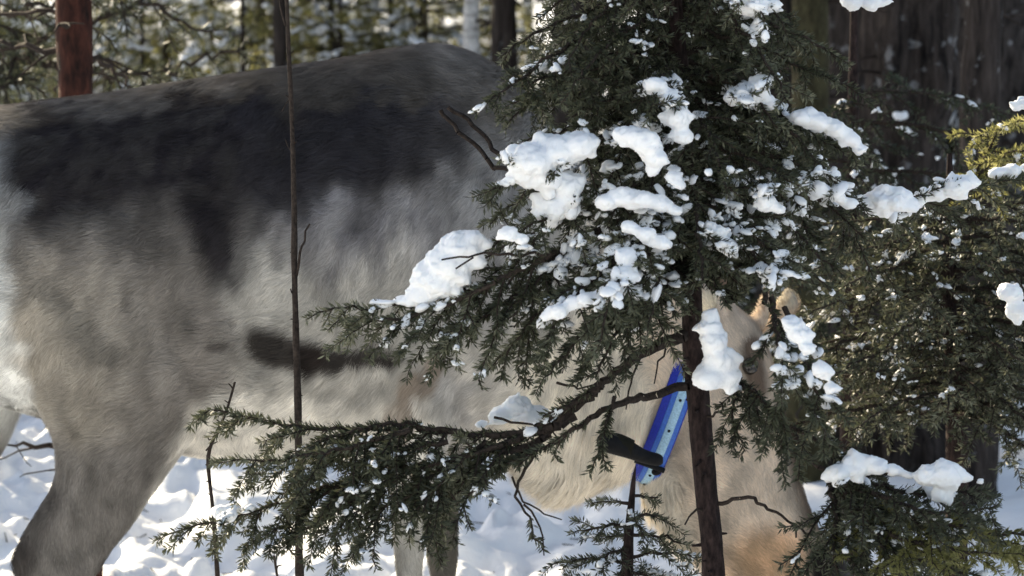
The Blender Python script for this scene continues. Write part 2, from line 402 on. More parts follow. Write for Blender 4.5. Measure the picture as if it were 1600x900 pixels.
def seg(px, py, x0, y0, x1, y1):
    dx, dy = x1 - x0, y1 - y0; t = np.clip(((px - x0) * dx + (py - y0) * dy) / (dx * dx + dy * dy), 0, 1)
    return np.hypot(px - x0 - t * dx, py - y0 - t * dy)
def sm(x, a, b): t = np.clip((x - a) / (b - a), 0, 1); return t * t * (3 - 2 * t)
def topix(V):   # side-on coat map coordinates (independent of depth)
    d = V - np.array([0, -5, CH]); d = np.stack([d[:, 0], np.full(len(d), 5.0), d[:, 2]], 1)
    f = d @ FW; return 800 + d[:, 0] / f * F, 450 - (d @ UP) / f * F
def coat(V):
    px, py = topix(V)
    w1 = (fbm(V * [7, 7, 11], 3, 51) - .5); w2 = (fbm(V * [18, 18, 9], 3, 52) - .5); w3 = fbm(V * [45, 45, 22], 2, 53) - .5
    x = px + w1 * 130 + w2 * 80; y = py + w1 * 90 + w2 * 90 + w3 * 45
    C = lambda r, g, b: np.array([[r, g, b]])
    c = np.repeat(C(.26, .24, .22), len(V), 0)                     # mid grey coat
    def mixin(col, k):
        nonlocal c; k = np.clip(k, 0, 1)[:, None]; c = c * (1 - k) + col * k
    # upper flank behind the shoulder: bluish grey
    mixin(C(.31, .30, .31), sm(x, 380, 520) * sm(y, 250, 330))
    # lower flank, pale
    mixin(C(.54, .52, .48), sm(x, 370, 440) * sm(y, 330, 430) * (1 - sm(x, 820, 900)))
    # shoulder and neck base
    mixin(C(.50, .49, .485), sm(x, 620, 740) * sm(y, 150, 330))
    mixin(C(.27, .24, .21), (1 - sm(np.hypot((x - 715) / 130, (y - 120) / 95), .5, 1.1)))
    # dark saddle
    yt = np.interp(x, [-100, 60, 200, 400, 560, 640], [178, 176, 158, 132, 124, 140])
    yb = np.interp(x, [-100, 0, 60, 200, 320, 400, 470, 600, 680], [240, 250, 340, 335, 330, 330, 300, 285, 230])
    mixin(C(.024, .021, .024), sm(y, yt - 25, yt + 30) * (1 - sm(y, yb - 50, yb + 70)) * (1 - sm(x, 570, 720)) * sm(x, -10, 60) * (.92 + .5 * w3))
    mixin(C(.045, .042, .048), (1 - sm(seg(x, y, 480, 250, 660, 200), 40, 110)) * .8)
    mixin(C(.016, .014, .018), (1 - sm(seg(px + w2 * 60, py + w2 * 80, 345, 320, 380, 395), 10, 62)) * .95)
    mixin(C(.13, .11, .095), (1 - sm(y, yt - 30, yt + 5)) * sm(x, -40, 0) * (1 - sm(x, 560, 680)))  # faint rim light along the back, painted into the coat as lighter brown
    # brown band over the withers
    mixin(C(.11, .095, .08), (1 - sm(seg(x, y, 420, 135, 640, 105), 18, 50)) * .8)
    # thigh, warmer towards the rear
    mixin(C(.42, .385, .33), sm(y, 330, 480) * (1 - sm(x, 120, 330)) * .75)
    mixin(C(.23, .215, .20), sm(y, 600, 700) * (1 - sm(x, 280, 380)))
    mixin(C(.10, .10, .095), (1 - sm(seg(x, y, 110, 440, 190, 520), 6, 34)) * .45)
    # white rump
    mixin(C(.78, .79, .78), (1 - sm(x + (y - 400) * -.05, 18, 75)) * sm(y, 195, 270) * (1 - sm(y, 680, 760)))
    # flank stripe
    mixin(C(.028, .022, .020), (1 - sm(seg(px + w2 * 50, py + w2 * 40, 425, 508, 500, 532) , 14, 38)) * .93)
    mixin(C(.028, .022, .020), (1 - sm(seg(px, py + w2 * 50 + w3 * 40, 490, 534, 615, 536), 8, 30)) * .93)
    mixin(C(.05, .04, .038), (1 - sm(seg(px, py, 352, 512, 368, 512), 3, 12)) * .6)
    # belly
    xb = px + w2 * 40; yb2 = py + w2 * 30
    mixin(C(.86, .83, .77), sm(yb2 - np.interp(xb, [250, 420, 600, 760], [8, 6, 22, 0]), 565, 600) * sm(xb - (700 - yb2) * .55, 255, 300) * (1 - sm(xb, 650, 720)))
    mixin(C(.82, .77, .68), sm(x, 710, 830) * sm(y, 440, 560))
    mixin(C(.82, .76, .66), sm(x, 840, 960))
    mixin(C(.30, .235, .18), (1 - sm(seg(x, y, 700, 570, 625, 640), 14, 42)) * .75)
    # legs
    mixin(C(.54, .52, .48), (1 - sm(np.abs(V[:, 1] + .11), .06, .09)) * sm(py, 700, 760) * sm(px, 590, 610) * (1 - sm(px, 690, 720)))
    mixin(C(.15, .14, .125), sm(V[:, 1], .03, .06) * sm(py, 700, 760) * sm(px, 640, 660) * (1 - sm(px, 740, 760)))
    mixin(C(.05, .043, .04), (1 - sm(seg(px, py, 10, 900, 40, 850), 20, 55)) * .85)
    mixin(C(.09, .08, .075), (1 - sm(seg(px, py, 10, 900, 90, 760), 18, 46)) * .6)
    mixin(C(.10, .085, .075), sm(py, 890, 1000) * (1 - sm(px, 750, 900)))
    # head
    hd = sm(px - (py - 600) * .3, 990, 1030)
    mixin(C(.80, .68, .55), hd)
    mixin(C(.62, .40, .22), hd * (1 - sm(np.hypot((px - 1200) / 95, (py - 865) / 70), .35, 1.1)) * .8)
    mixin(C(.12, .075, .05), hd * (1 - sm(seg(px, py, 1232, 640, 1278, 800), 12, 44)) * .85)
    mixin(C(.14, .085, .055), hd * (1 - sm(seg(px, py, 1170, 535, 1178, 600), 8, 26)) * .85)
    mixin(C(.035, .028, .025), (1 - sm(seg(px, py, 1290, 868, 1300, 960), 22, 46)))
    mixin(C(.75, .68, .55), (1 - sm(np.minimum(seg(px, py, 1095, 470, 1100, 458), seg(px, py, 1232, 470, 1240, 458)), 12, 24)) * sm(1140 - py, 640, 650))
    c = c * (1 + w3[:, None] * .7 + w2[:, None] * .45)
    return np.clip(c * np.minimum(1, .86 / c.max(1))[:, None], .008, .86)
BC = coat(BV)
m, t, b = newmat('reindeer_skin'); a = N(t, 'ShaderNodeAttribute', attribute_name='coat')
t.links.new(a.outputs['Color'], b.inputs['Base Color']); b.inputs['Roughness'].default_value = 1; b.inputs['Specular IOR Level'].default_value = 0
M_skin = m
m, t, b = newmat('reindeer_fur'); a = N(t, 'ShaderNodeAttribute', attribute_name='coat')
b.inputs['Roughness'].default_value = .75; b.inputs['Specular IOR Level'].default_value = .12
t.links.new(a.outputs['Color'], b.inputs['Base Color'])
tr = N(t, 'ShaderNodeBsdfTranslucent'); t.links.new(a.outputs['Color'], tr.inputs[0]); mx = N(t, 'ShaderNodeMixShader'); mx.inputs[0].default_value = .28
t.links.new(b.outputs[0], mx.inputs[1]); t.links.new(tr.outputs[0], mx.inputs[2]); t.links.new(mx.outputs[0], t.nodes['Material Output'].inputs['Surface'])
M_fur = m
deer = empty('reindeer', (0, 0, 0))
tag(deer, 'grey and white reindeer with a dark back, head lowered to the snow behind the spruce', 'reindeer')
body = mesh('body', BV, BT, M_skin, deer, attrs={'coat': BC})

# fur strands
nr = np.empty(len(BV) * 3); body.data.vertices.foreach_get('normal', nr); BN = nr.reshape(-1, 3)
tri = BV[BT]; ar = np.linalg.norm(np.cross(tri[:, 1] - tri[:, 0], tri[:, 2] - tri[:, 0]), axis=1) / 2
cen = tri.mean(1); fn = BN[BT].mean(1)
wgt = ar * (fn[:, 1] < np.where(cen[:, 0] > .12, .93, .6)) * (cen[:, 0] > -.98) * (cen[:, 2] > .12)
NF = 520000
ix = rng.choice(len(BT), NF, p=wgt / wgt.sum()); r1, r2 = rng.random((2, NF)); sq = np.sqrt(r1)
bc = np.stack([1 - sq, sq * (1 - r2), sq * r2], 1)
root = (tri[ix] * bc[..., None]).sum(1); nv = (BN[BT[ix]] * bc[..., None]).sum(1); nv /= np.linalg.norm(nv, axis=1)[:, None]
cc = (BC[BT[ix]] * bc[..., None]).sum(1)
px, py = topix(root)
ishead = sm(px - (py - 600) * .3, 990, 1040); isleg = np.maximum(sm(py, 640, 760) * (1 - sm(px, 740, 800)), 0); isneck = sm(px, 800, 900) * (1 - ishead)
flow = np.array([[-.75, 0, -.65]]) * (1 - ishead - isleg * (1 - ishead))[:, None] + np.array([[-.35, 0, .6]]) * ishead[:, None] + np.array([[.1, 0, -1.]]) * (isleg * (1 - ishead))[:, None]
flow = flow + isneck[:, None] * np.array([[.35, 0, -.5]])
lown = np.stack([fbm(root * 9, 2, 61) - .5, fbm(root * 9, 2, 62) - .5, fbm(root * 9, 2, 63) - .5], 1) * 1.7
clump = np.stack([vnoise(root * 55, 64) - .5, vnoise(root * 55, 65) - .5, vnoise(root * 55, 66) - .5], 1) * 1.1
flow = flow + (lown + clump) * (1 - .5 * ishead)[:, None] + rng.normal(0, .1, (NF, 3))
flow -= nv * (flow * nv).sum(1)[:, None]; flow /= np.linalg.norm(flow, axis=1)[:, None] + 1e-9
ln = .026 * (1 - .62 * ishead - .5 * isleg * (1 - ishead)) + .028 * isneck * sm(py, 560, 720)
ln = ln + .007 * ishead + .022 * (1 - sm(seg(px, py, 985, 735, 1130, 890), 8, 42)) + .02 * (1 - sm(seg(px, py, 780, 745, 960, 745), 10, 50))
ln = ln * rng.uniform(.6, 1.15, NF)
earm = (np.hypot(px - 1098, py - 470) < 40) | (np.hypot(px - 1236, py - 470) < 40); ln[earm] *= .8
lift = (.26 + .22 * rng.random(NF) + .35 * np.clip(fbm(root * 26, 2, 77) - .5, 0, 1))[:, None]
d1 = flow + nv * lift; d1 /= np.linalg.norm(d1, axis=1)[:, None]; d2 = flow + nv * (lift * .1) + np.array([[0, 0, -.15]]); d2 /= np.linalg.norm(d2, axis=1)[:, None]
sd = np.cross(nv, flow); wv = (.00056 * rng.uniform(.7, 1.3, NF))[:, None]
p0 = root - nv * .001; p1 = root + d1 * ln[:, None] * .5; p2 = p1 + d2 * ln[:, None] * .5
FV = np.stack([p0 - sd * wv, p0 + sd * wv, p1 - sd * wv * .8, p1 + sd * wv * .8, p2], 1).reshape(-1, 3)
bi = np.arange(NF)[:, None] * 5
FQ = bi + np.array([[0, 2, 3, 1]]); FT = bi + np.array([[2, 4, 3]])
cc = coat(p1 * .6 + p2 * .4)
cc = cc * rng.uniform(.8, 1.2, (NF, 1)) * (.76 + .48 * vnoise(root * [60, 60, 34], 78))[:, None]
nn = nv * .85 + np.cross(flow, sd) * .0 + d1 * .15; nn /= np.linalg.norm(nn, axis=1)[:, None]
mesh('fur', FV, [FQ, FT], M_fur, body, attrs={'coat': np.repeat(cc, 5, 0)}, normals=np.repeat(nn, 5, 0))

def plain(name, c, rough=.5, spec=.4, ns=0, sc=60):
    m, t, b = newmat(name); v = objco(t)
    n = noise(t, sc, 4, v)
    r = ramp(t, n.outputs[0], [(.3, tuple(q * .75 for q in c)), (.7, tuple(min(1, q * 1.2) for q in c))])
    t.links.new(r.outputs[0], b.inputs['Base Color']); b.inputs['Roughness'].default_value = rough; b.inputs['Specular IOR Level'].default_value = spec
    if ns: bump(t, b, n.outputs[0], ns, .002)
    return m
M_eye = plain('eye_black', (.012, .009, .008), .12, .6); M_nose = plain('nose_skin', (.03, .022, .02), .5, .4, .5, 200)
M_hoof = plain('hoof_horn', (.03, .026, .022), .5, .4, .4, 60); M_velvet = plain('antler_velvet', (.16, .11, .08), .95, .1, .5, 200)
def ell(name, c, s3, mat, parent, dirv=(1, 0, 0)):
    V, Fc = blobs([c], [dirv], [s3], I2, .02); return mesh(name, V, Fc, mat, parent)
ell('eye', P(1172, 572, 4.925), (.013, .012, .014), M_eye, deer); ell('eye', P(1172, 572, 5.075), (.013, .012, .014), M_eye, deer)
ell('nose', P(1308, 905, 5.0), (.026, .045, .034), M_nose, deer)
for (x, yy) in ((86, -.13), (-205, .13), (640, -.11), (692, .10)):
    ell('hoof', P(x + 8, 1188, 5 + yy), (.048, .036, .03), M_hoof, deer)
for x, y0, y1, yy in ((1130, 462, 425, -.032), (1203, 462, 430, .032)):
    V, Fq = tubes([(*P(x, y0 + 14, 5 + yy), *P(x - 2, y1, 5 + yy), .010, .007)], 10); mesh('antler_stub', V, Fq, M_velvet, deer)

# ------------------------------------------------------------------ collar (round the neck just behind the jaw)
col_e = empty('collar', P(1060, 600, 5)); tag(col_e, 'blue and white patterned fabric collar with a black weight, worn round the reindeer\'s neck', 'collar')
top = P(1092, 492, 5); bot = P(1008, 728, 5); ctr = (top + bot) / 2; hv = (top - bot) / 2
axn = nrm(np.array([hv[2], 0, -hv[0]])) * 1.0
if axn[0] < 0: axn = -axn
def band(w0, w1, lift, name, mat, parent, a0=0, a1=2 * math.pi, n=96, thick=.003):
    th = np.linspace(a0, a1, n + 1)
    def ring(s, w): return ctr[None] + np.cos(th)[:, None] * hv[None] * (1 + (s + .022) / np.linalg.norm(hv)) + np.sin(th)[:, None] * np.array([[0, .113 + s, 0]]) + axn[None] * w + np.array([[0, 0, 0]])
    Rr = [ring(lift, w0), ring(lift + thick, w0 + .001), ring(lift + thick, w1 - .001), ring(lift, w1)]
    V = np.concatenate(Rr); m_ = n + 1; k = np.arange(n); Q = []
    for j in range(4): j2 = (j + 1) % 4; Q.append(np.stack([j * m_ + k, j * m_ + k + 1, j2 * m_ + k + 1, j2 * m_ + k], 1))
    return mesh(name, V, np.concatenate(Q), mat, parent)
M_blue = plain('deep_blue_webbing', (.015, .03, .34), .6, .3, .5, 400); M_blue2 = plain('mid_blue_webbing', (.05, .14, .50), .6, .3, .5, 400)
M_pale = plain('pale_blue_webbing', (.34, .52, .66), .7, .2, .5, 400); M_blk = plain('black_rubber', (.009, .009, .010), .85, .2, .8, 160)
bd = band(-.021, .022, 0, 'band', M_blue, col_e)
band(-.009, .020, .0032, 'stripe', M_blue2, bd, thick=.0012); band(-.001, .013, .0046, 'stripe', M_pale, bd, thick=.0012)
def oncollar(th, w_, lift): return ctr + math.cos(th) * hv * (1 + (lift + .022) / np.linalg.norm(hv)) + np.sin(th) * np.array([0, .113 + lift, 0]) + axn * w_
for th in np.linspace(math.pi + .25, 2 * math.pi - .2, 9):
    ell('dot', oncollar(th, .006, .0062), (.0024, .0016, .0024), M_blk, bd)
thb = math.pi + .78
V, Fq = tubes([(*oncollar(thb, -.026, .008), *oncollar(thb, .023, .009), .0042, .0042)], 8); bk = mesh('buckle', V, Fq, M_blk, col_e)
ell('buckle_tongue', oncollar(thb - .05, .012, .010), (.008, .004, .006), M_blk, bk)
# black weight hanging under the collar, mossy olive towards its free end
WV, WQ, WT = loft([(1036, 714, 1036, 724, .004, -.14), (1030, 709, 1028, 728, .010, -.14), (1010, 703, 1005, 724, .013, -.14), (988, 690, 980, 716, .018, -.145), (965, 677, 957, 710, .02, -.145), (945, 677, 940, 704, .016, -.145), (934, 682, 932, 692, .006, -.145)], 20)
M_wt = plain('worn_leather', (.014, .013, .008), .95, .2, .6, 70)
mesh('weight', WV, [WQ, WT], M_blk, col_e)
V, Fc, T2 = loft([(992, 688, 982, 717, .018, -.145), (970, 678, 962, 710, .019, -.145), (950, 676, 944, 703, .016, -.145), (938, 682, 936, 692, .005, -.145)], 20)
mesh('weight_cover', V, [Fc, T2], M_wt, col_e)
# ------------------------------------------------------------------ snow clumps lying on branches
def clump(s, sph, label, cat='snow clump', name='snow_clump', vox=.0032, rs=None, group='snow clumps on the branches'):
    rs = rs or s; C, S = [], []
    k = s / F
    lst = [(x, y, r, 1.) for x, y, r in sph]
    for x, y, r in sph:
        for _ in range(7):
            an = random.uniform(0, 6.28); lst.append((x + math.cos(an) * r * random.uniform(.7, 1.15), y + math.sin(an) * r * random.uniform(.5, .95), r * random.uniform(.14, .42), .8))
    for x, y, r, f in lst:
        C.append(P(x, y, s + random.uniform(-.5, .5) * r * k)); S.append((r * k * 1.05, r * k * 1.1, r * k * .8))
    V, Fc = blobs(C, np.repeat([[1., 0, 0]], len(C), 0), S, I2, .03)
    o = mesh('tmp', V, Fc, M_snow); v, T = bake(o, vox, 3, .5)
    px_, n_ = v, None
    d = fbm(v * 55, 3, 70) - .5; d2 = fbm(v * 16, 2, 71) - .5
    c = v.mean(0); dr = v - c; dr /= np.linalg.norm(dr, axis=1)[:, None] + 1e-9
    v = v + dr * (d * .012 + d2 * .014 + (np.abs(fbm(v * 120, 3, 72) - .5) - .1) * -.014)[:, None] * (s / 4.2)
    v[:, 2] -= 0
    o = mesh(name, v, T, M_snow); tag(o, label, cat, group); return o
CL = [
 (4.05, [(720,385,33),(700,412,38),(682,440,36),(655,462,22),(738,372,18),(635,472,10)], 'tall smooth snow lump leaning on the long left-hand spruce branch in front of the flank'),
 (4.02, [(828,252,34),(868,236,32),(905,228,22),(850,278,26),(925,222,12),(815,272,22)], 'largest white snow lump on the spruce, beside the reindeer\'s neck below two bare forked twigs'),
 (4.04, [(885,290,26),(862,325,27),(888,312,20),(845,338,15)], 'rounded snow lump hanging just under the largest lump on the spruce'),
 (4.00, [(985,213,20),(1008,222,22),(1025,248,18),(1020,268,11),(968,208,9)], 'bent snow patch on the middle of the spruce left of its trunk'),
 (4.02, [(1022,130,18),(1046,150,14),(1058,182,19),(1064,210,16)], 'narrow upright column of snow in front of the upper spruce trunk'),
 (4.00, [(945,316,16),(975,308,18),(1005,312,18),(1035,320,16),(1058,330,10)], 'wide flat snow strip across the middle of the spruce'),
 (3.98, [(985,355,12),(1010,365,14),(1035,380,13)], 'small slanting snow patch below the wide flat strip'),
 (3.96, [(978,402,17),(978,432,20),(945,462,18),(915,468,14),(958,450,18)], 'stepped snow patch running down to the left in the spruce centre'),
 (3.96, [(872,488,16),(902,472,14),(852,495,9)], 'small low snow patch at the end of the stepped patch in the spruce'),
 (4.05, [(1118,362,18),(1135,385,16),(1110,348,8)], 'egg-shaped snow lump right of the spruce trunk'),
 (4.10, [(1162,150,20),(1188,130,16),(1146,150,12),(1204,165,9),(1192,148,12)], 'knobbly snow lump on the upper right side of the spruce'),
 (4.12, [(1252,184,15),(1278,190,18),(1305,202,17),(1328,218,14),(1345,234,10)], 'curved snow ridge on the right-hand upper bough tip of the spruce'),
 (4.10, [(1172,8,24),(1186,44,14),(1208,8,12)], 'snow lump at the top edge right of the spruce crown'),
 (4.6, [(1330,4,18),(1362,6,14),(1385,2,8)], 'snow lump at the top edge in front of the dark trunks'),
 (4.3, [(1270,236,8),(1286,254,9),(1300,274,7)], 'thin hanging snow sliver below the curved snow ridge'),
 (4.2, [(1252,288,14),(1278,294,19),(1305,304,18),(1330,320,12)], 'flat snow cushion at the left start of the long right-hand bough'),
 (4.3, [(1355,318,16),(1375,314,22),(1400,314,20),(1420,320,14),(1384,294,12)], 'domed snow cushion at the middle of the long right-hand bough'),
 (4.42, [(1438,314,11),(1464,303,14),(1492,294,19),(1516,284,13)], 'lumpy snow ridge near the outer end of the long right-hand bough'),
 (4.6, [(1560,270,10),(1580,266,10),(1605,262,10)], 'snow on the far right tip of the long right-hand bough'),
 (4.02, [(1110,497,13),(1110,515,18),(1116,535,17),(1124,560,20),(1108,588,22),(1134,585,20),(1142,604,11)], 'long ragged snow strip hanging on the spruce trunk above the collar'),
 (3.9, [(1238,508,15),(1250,522,19),(1264,545,13),(1284,578,15),(1300,606,11)], 'long blue-white snow strip sliding down the drooping right-hand bough beside the head'),
 (4.2, [(808,634,22),(838,650,20),(780,650,17),(868,660,10),(752,664,8)], 'bluish snow lump on the low left branch in front of the chest'),
 (4.04, [(1308,738,18),(1338,728,21),(1372,730,15),(1402,736,12),(1424,744,7)], 'broad snow cap on the low right bough beside the muzzle'),
 (4.02, [(1448,742,22),(1476,742,26),(1472,772,15),(1506,746,10),(1532,752,6)], 'tall snow cap on the sunlit low right bough in front of the dark stump'),
 (4.8, [(1578,456,18),(1590,486,18)], 'snow lump at the far right edge above the low bough'),
 (4.15, [(345,800,11),(366,796,9),(384,806,6)], 'small snow cap under the broken hanging twig'),
 (4.1, [(845,106,13),(868,98,9),(828,112,7)], 'small sunlit snow cap on the upper left side of the spruce'),
 (4.05, [(1196,316,13),(1216,326,9)], 'small snow lump right of the trunk level with the long right-hand bough'),
 (4.0, [(1052,278,12),(1062,290,9)], 'small round snow lump beside the trunk below the upright column'),
 (3.98, [(795,366,15),(815,374,12)], 'small snow cap right behind the tall leaning snow lump'),
]
ZON = [(x, y, r * 1.2, s) for s, sp, lb in CL for x, y, r in sp] + [(985, 370, 45, 4.0), (1000, 420, 50, 3.95), (900, 400, 45, 4.0), (1170, 330, 45, 4.1), (1260, 560, 60, 3.98), (1010, 310, 50, 4.), (640, 460, 40, 4.05), (1210, 440, 30, 4.), (800, 380, 30, 4.03), (1280, 300, 50, 4.2)]
for s, sp, lb in CL: clump(s - .02, [(x, y, r * 1.1) for x, y, r in sp], lb)

# ------------------------------------------------------------------ the spruce in front
TR = [(1020, -420), (1040, -150), (1062, 120), (1076, 330), (1080, 470), (1084, 560), (1098, 700), (1112, 850), (1120, 960), (1126, 1200), (1130, 1620)]
SP = 4.2
b0 = P(1130, 1400, SP); b0[2] = gz(b0[0], b0[1])
spruce = empty('young_spruce', b0); tag(spruce, 'young spruce with bare lower trunk and snow-laden boughs in front of the reindeer\'s head', 'spruce tree')
pts = [P(x, y, SP) for x, y in TR if y < 1400] + [b0 - [0, 0, .05]]
rr = np.interp([p[2] for p in pts][::-1], [0, .4, .9, 1.3, 1.7], [.019, .016, .0135, .0115, .0065])[::-1]
trunk_mesh('trunk', pts, rr, M_bark, spruce, 20, .11, 60, .008)
KN = Plant()
for _ in range(26):
    y = random.uniform(480, 950); x = np.interp(y, [470, 560, 700, 850, 960], [1080, 1084, 1098, 1112, 1120]); an = random.uniform(0, 6.28); l = random.uniform(.018, .034)
    c = P(x, y, SP); KN.w.append((*c, *(c + np.array([math.cos(an) * l, math.sin(an) * l, random.uniform(-.01, .008)])), .0045, .0012))
for w_ in KN.w:
    V, Fq = tubes([w_], 7); mesh('branch_stub', V, Fq, M_bark, spruce)
GAPS += [(1100, 464, 22, 22), (1163, 500, 42, 34), (1158, 545, 18, 28), (1236, 464, 24, 22), (1178, 455, 14, 26)]
def tx(y): return float(np.interp(y, [q[1] for q in TR], [q[0] for q in TR]))
ALL = []
def hb(pts, r0, lat, **kw):
    S = Plant(); dens = kw.pop('dens', 1250); need = kw.pop('need', M_need); tree = kw.pop('tree', spruce); ln = kw.pop('ln', .0125); wd = kw.pop('wd', .0013)
    kw.setdefault('spacing', .017); bough(S, [P(*p) for p in pts], r0, lat, **kw); add_branch(tree, S, M_twig, need, dens, ln, wd); ALL.extend(S.n); return S
# boughs that can be told apart in the photograph
hb([(1055,-60,4.2),(930,40,4.1),(830,110,4.05),(765,158,4.0)], .006, .12)
hb([(1058,60,4.2),(960,100,4.12),(880,115,4.08),(815,135,4.05)], .006, .12)
hb([(1062,150,4.2),(980,195,4.12),(880,250,4.03),(800,285,4.0),(762,300,3.98)], .007, .13)
hb([(1070,230,4.2),(990,290,4.08),(900,320,4.03),(840,345,4.0),(790,375,3.98)], .007, .13)
hb([(1074,300,4.2),(960,350,4.1),(860,400,4.05),(790,430,4.05),(700,462,4.05),(600,480,4.05),(498,488,4.04)], .008, .15, hang=.35, lvl=1)
hb([(860,395,4.03),(780,440,4.02),(700,478,4.02),(620,500,4.03),(530,500,4.05)], .005, .14, hang=.55)
hb([(880,400,4.05),(800,470,4.03),(740,500,4.03),(640,530,4.05)], .005, .14, hang=.6)
hb([(1076,350,4.2),(1000,380,4.1),(930,430,4.0),(870,490,3.95),(845,560,3.93)], .007, .12, hang=.15)
hb([(1078,330,4.2),(1020,350,4.05),(985,400,3.95),(950,470,3.9),(935,540,3.88)], .006, .11, hang=.15)
hb([(1079,400,4.2),(1000,440,4.06),(930,500,4.0),(880,560,3.98),(850,590,3.96)], .006, .10, hang=.2)
# low left boughs: thick bare limb, then flat sprays
hb([(1082,520,4.2),(1000,552,4.15),(940,600,4.12),(880,640,4.1),(800,690,4.1)], .0095, .05, bare=.55, tipr=.002, thin=.7)
hb([(1086,598,4.2),(1010,620,4.14),(960,632,4.1),(900,670,4.08),(830,712,4.08),(740,740,4.08)], .007, .07, bare=.5, thin=.7)
hb([(940,600,4.13),(860,672,4.1),(760,682,4.1),(640,668,4.1),(520,672,4.1),(420,662,4.1),(328,640,4.08)], .007, .17, bare=.22, droop=.9, hang=.30)
hb([(900,650,4.11),(820,700,4.1),(720,715,4.1),(600,735,4.1),(480,770,4.1),(380,805,4.1),(278,830,4.08)], .006, .15, bare=.2, droop=.9, hang=.35)
hb([(760,690,4.09),(680,740,4.07),(600,790,4.06),(560,850,4.06)], .004, .13, hang=.4)
hb([(640,672,4.06),(540,700,4.04),(440,720,4.03),(360,720,4.03)], .004, .13, hang=.3)
hb([(700,690,4.08),(620,700,4.07),(560,740,4.06),(500,800,4.05)], .004, .13, hang=.4)
hb([(880,640,4.12),(800,760,4.1),(820,800,4.1),(848,860,4.1)], .003, .04, bare=.75, thin=.4)
hb([(860,680,4.12),(800,720,4.12),(760,740,4.12),(700,780,4.12),(690,830,4.12)], .004, .08, thin=.8)
hb([(960,620,4.1),(940,680,4.06),(930,720,4.05)], .003, .06, thin=.8)
for (q, r0) in (([(800,745,4.1),(822,790,4.09),(878,812,4.08)], .0017), ([(818,788,4.1),(845,815,4.1),(850,868,4.1)], .0017), ([(772,652,4.1),(800,662,4.1),(850,662,4.1),(880,690,4.1)], .002), ([(704,770,4.1),(728,812,4.1),(738,830,4.1)], .0015),
                ([(1000,560,4.16),(985,600,4.14),(978,640,4.13)], .0018), ([(1040,545,4.18),(1025,578,4.16),(1022,600,4.15)], .0015), ([(870,598,4.1),(892,610,4.11),(930,600,4.12)], .002), ([(960,500,4.12),(1020,507,4.16),(1075,515,4.2)], .003)):
    hb(q, r0, .01, bare=1.0, tipr=.0009)
hb([(820,680,4.1),(740,712,4.07),(660,730,4.06),(560,775,4.05),(470,830,4.05)], .005, .14, hang=.4)
hb([(700,672,4.1),(600,660,4.08),(500,690,4.07),(430,745,4.06)], .004, .13, hang=.4)
hb([(560,735,4.1),(470,800,4.1),(400,850,4.1)], .003, .10, hang=.3)
hb([(1079,440,4.2),(1010,470,4.1),(960,520,4.02),(930,590,4.0)], .005, .11, hang=.3)
hb([(1079,420,4.2),(980,430,4.1),(880,450,4.05),(810,520,4.03),(790,560,4.03)], .005, .12, hang=.3)
# right hand boughs
hb([(1064,110,4.2),(1130,120,4.12),(1180,150,4.08),(1215,200,4.05)], .006, .11)
hb([(1066,150,4.2),(1160,160,4.2),(1250,190,4.2),(1310,210,4.22),(1352,245,4.22)], .006, .12, hang=.2)
hb([(1070,210,4.2),(1180,235,4.2),(1260,262,4.25),(1310,290,4.3)], .006, .11, hang=.3)
hb([(1074,280,4.2),(1150,290,4.2),(1240,300,4.25),(1330,322,4.35),(1400,325,4.4),(1480,305,4.5),(1600,272,4.6)], .007, .13, hang=.25)
hb([(1076,340,4.2),(1150,350,4.1),(1200,385,4.05),(1230,430,4.0)], .006, .11)
hb([(1079,400,4.2),(1160,420,4.1),(1215,470,4.03),(1250,540,4.0),(1310,640,3.98)], .006, .12, hang=.3)
hb([(1079,420,4.2),(1150,470,4.1),(1195,530,4.0),(1200,620,3.96),(1180,690,3.95)], .006, .11, hang=.3)
hb([(1080,440,4.2),(1180,490,4.12),(1230,560,4.05),(1260,650,4.02)], .005, .11, hang=.3)
hb([(1082,470,4.2),(1110,500,4.08),(1122,550,4.03),(1140,610,4.0)], .004, .05)
hb([(1195,455,4.02),(1198,520,3.96),(1175,600,3.94),(1140,680,3.93)], .004, .10, hang=.5)
hb([(1205,465,4.02),(1218,540,3.95),(1225,620,3.94),(1222,700,3.94)], .004, .11, hang=.5)
hb([(1225,480,4.02),(1255,550,3.96),(1280,630,3.94),(1290,690,3.94)], .004, .10, hang=.4)
hb([(1150,592,4.15),(1190,620,4.05),(1215,660,4.0),(1235,715,3.98)], .004, .10, hang=.4)
hb([(1150,592,4.15),(1150,620,4.08),(1142,650,4.05),(1150,690,4.03)], .003, .08, hang=.4)
hb([(1220,660,4.12),(1262,680,4.08),(1300,700,4.05),(1340,700,4.03)], .004, .12, hang=.2)
# bare diagonal limb to the lower right, then the low boughs
hb([(1090,560,4.2),(1150,592,4.15),(1220,660,4.12),(1290,740,4.1),(1330,800,4.1),(1352,880,4.1)], .0075, .06, bare=.62)
hb([(1290,740,4.1),(1350,752,4.1),(1430,772,4.1),(1500,768,4.1),(1545,764,4.1)], .005, .13, need=M_need, hang=.1)
hb([(1310,770,4.1),(1400,800,4.12),(1480,830,4.15),(1560,852,4.18),(1640,850,4.2)], .005, .12, need=M_need2, hang=.1)
hb([(1300,750,4.1),(1340,790,4.05),(1380,850,4.0),(1400,910,4.0)], .005, .12)
hb([(1290,740,4.1),(1310,800,4.05),(1300,870,4.0),(1320,940,4.0)], .005, .15, hang=.2)
hb([(1300,752,4.1),(1370,770,4.0),(1440,800,3.95),(1520,800,3.95),(1560,790,3.95)], .005, .14, need=M_need, hang=.15)
hb([(1330,800,4.1),(1400,840,4.0),(1480,860,3.95),(1560,870,3.95),(1620,860,3.95)], .005, .13, need=M_need2)
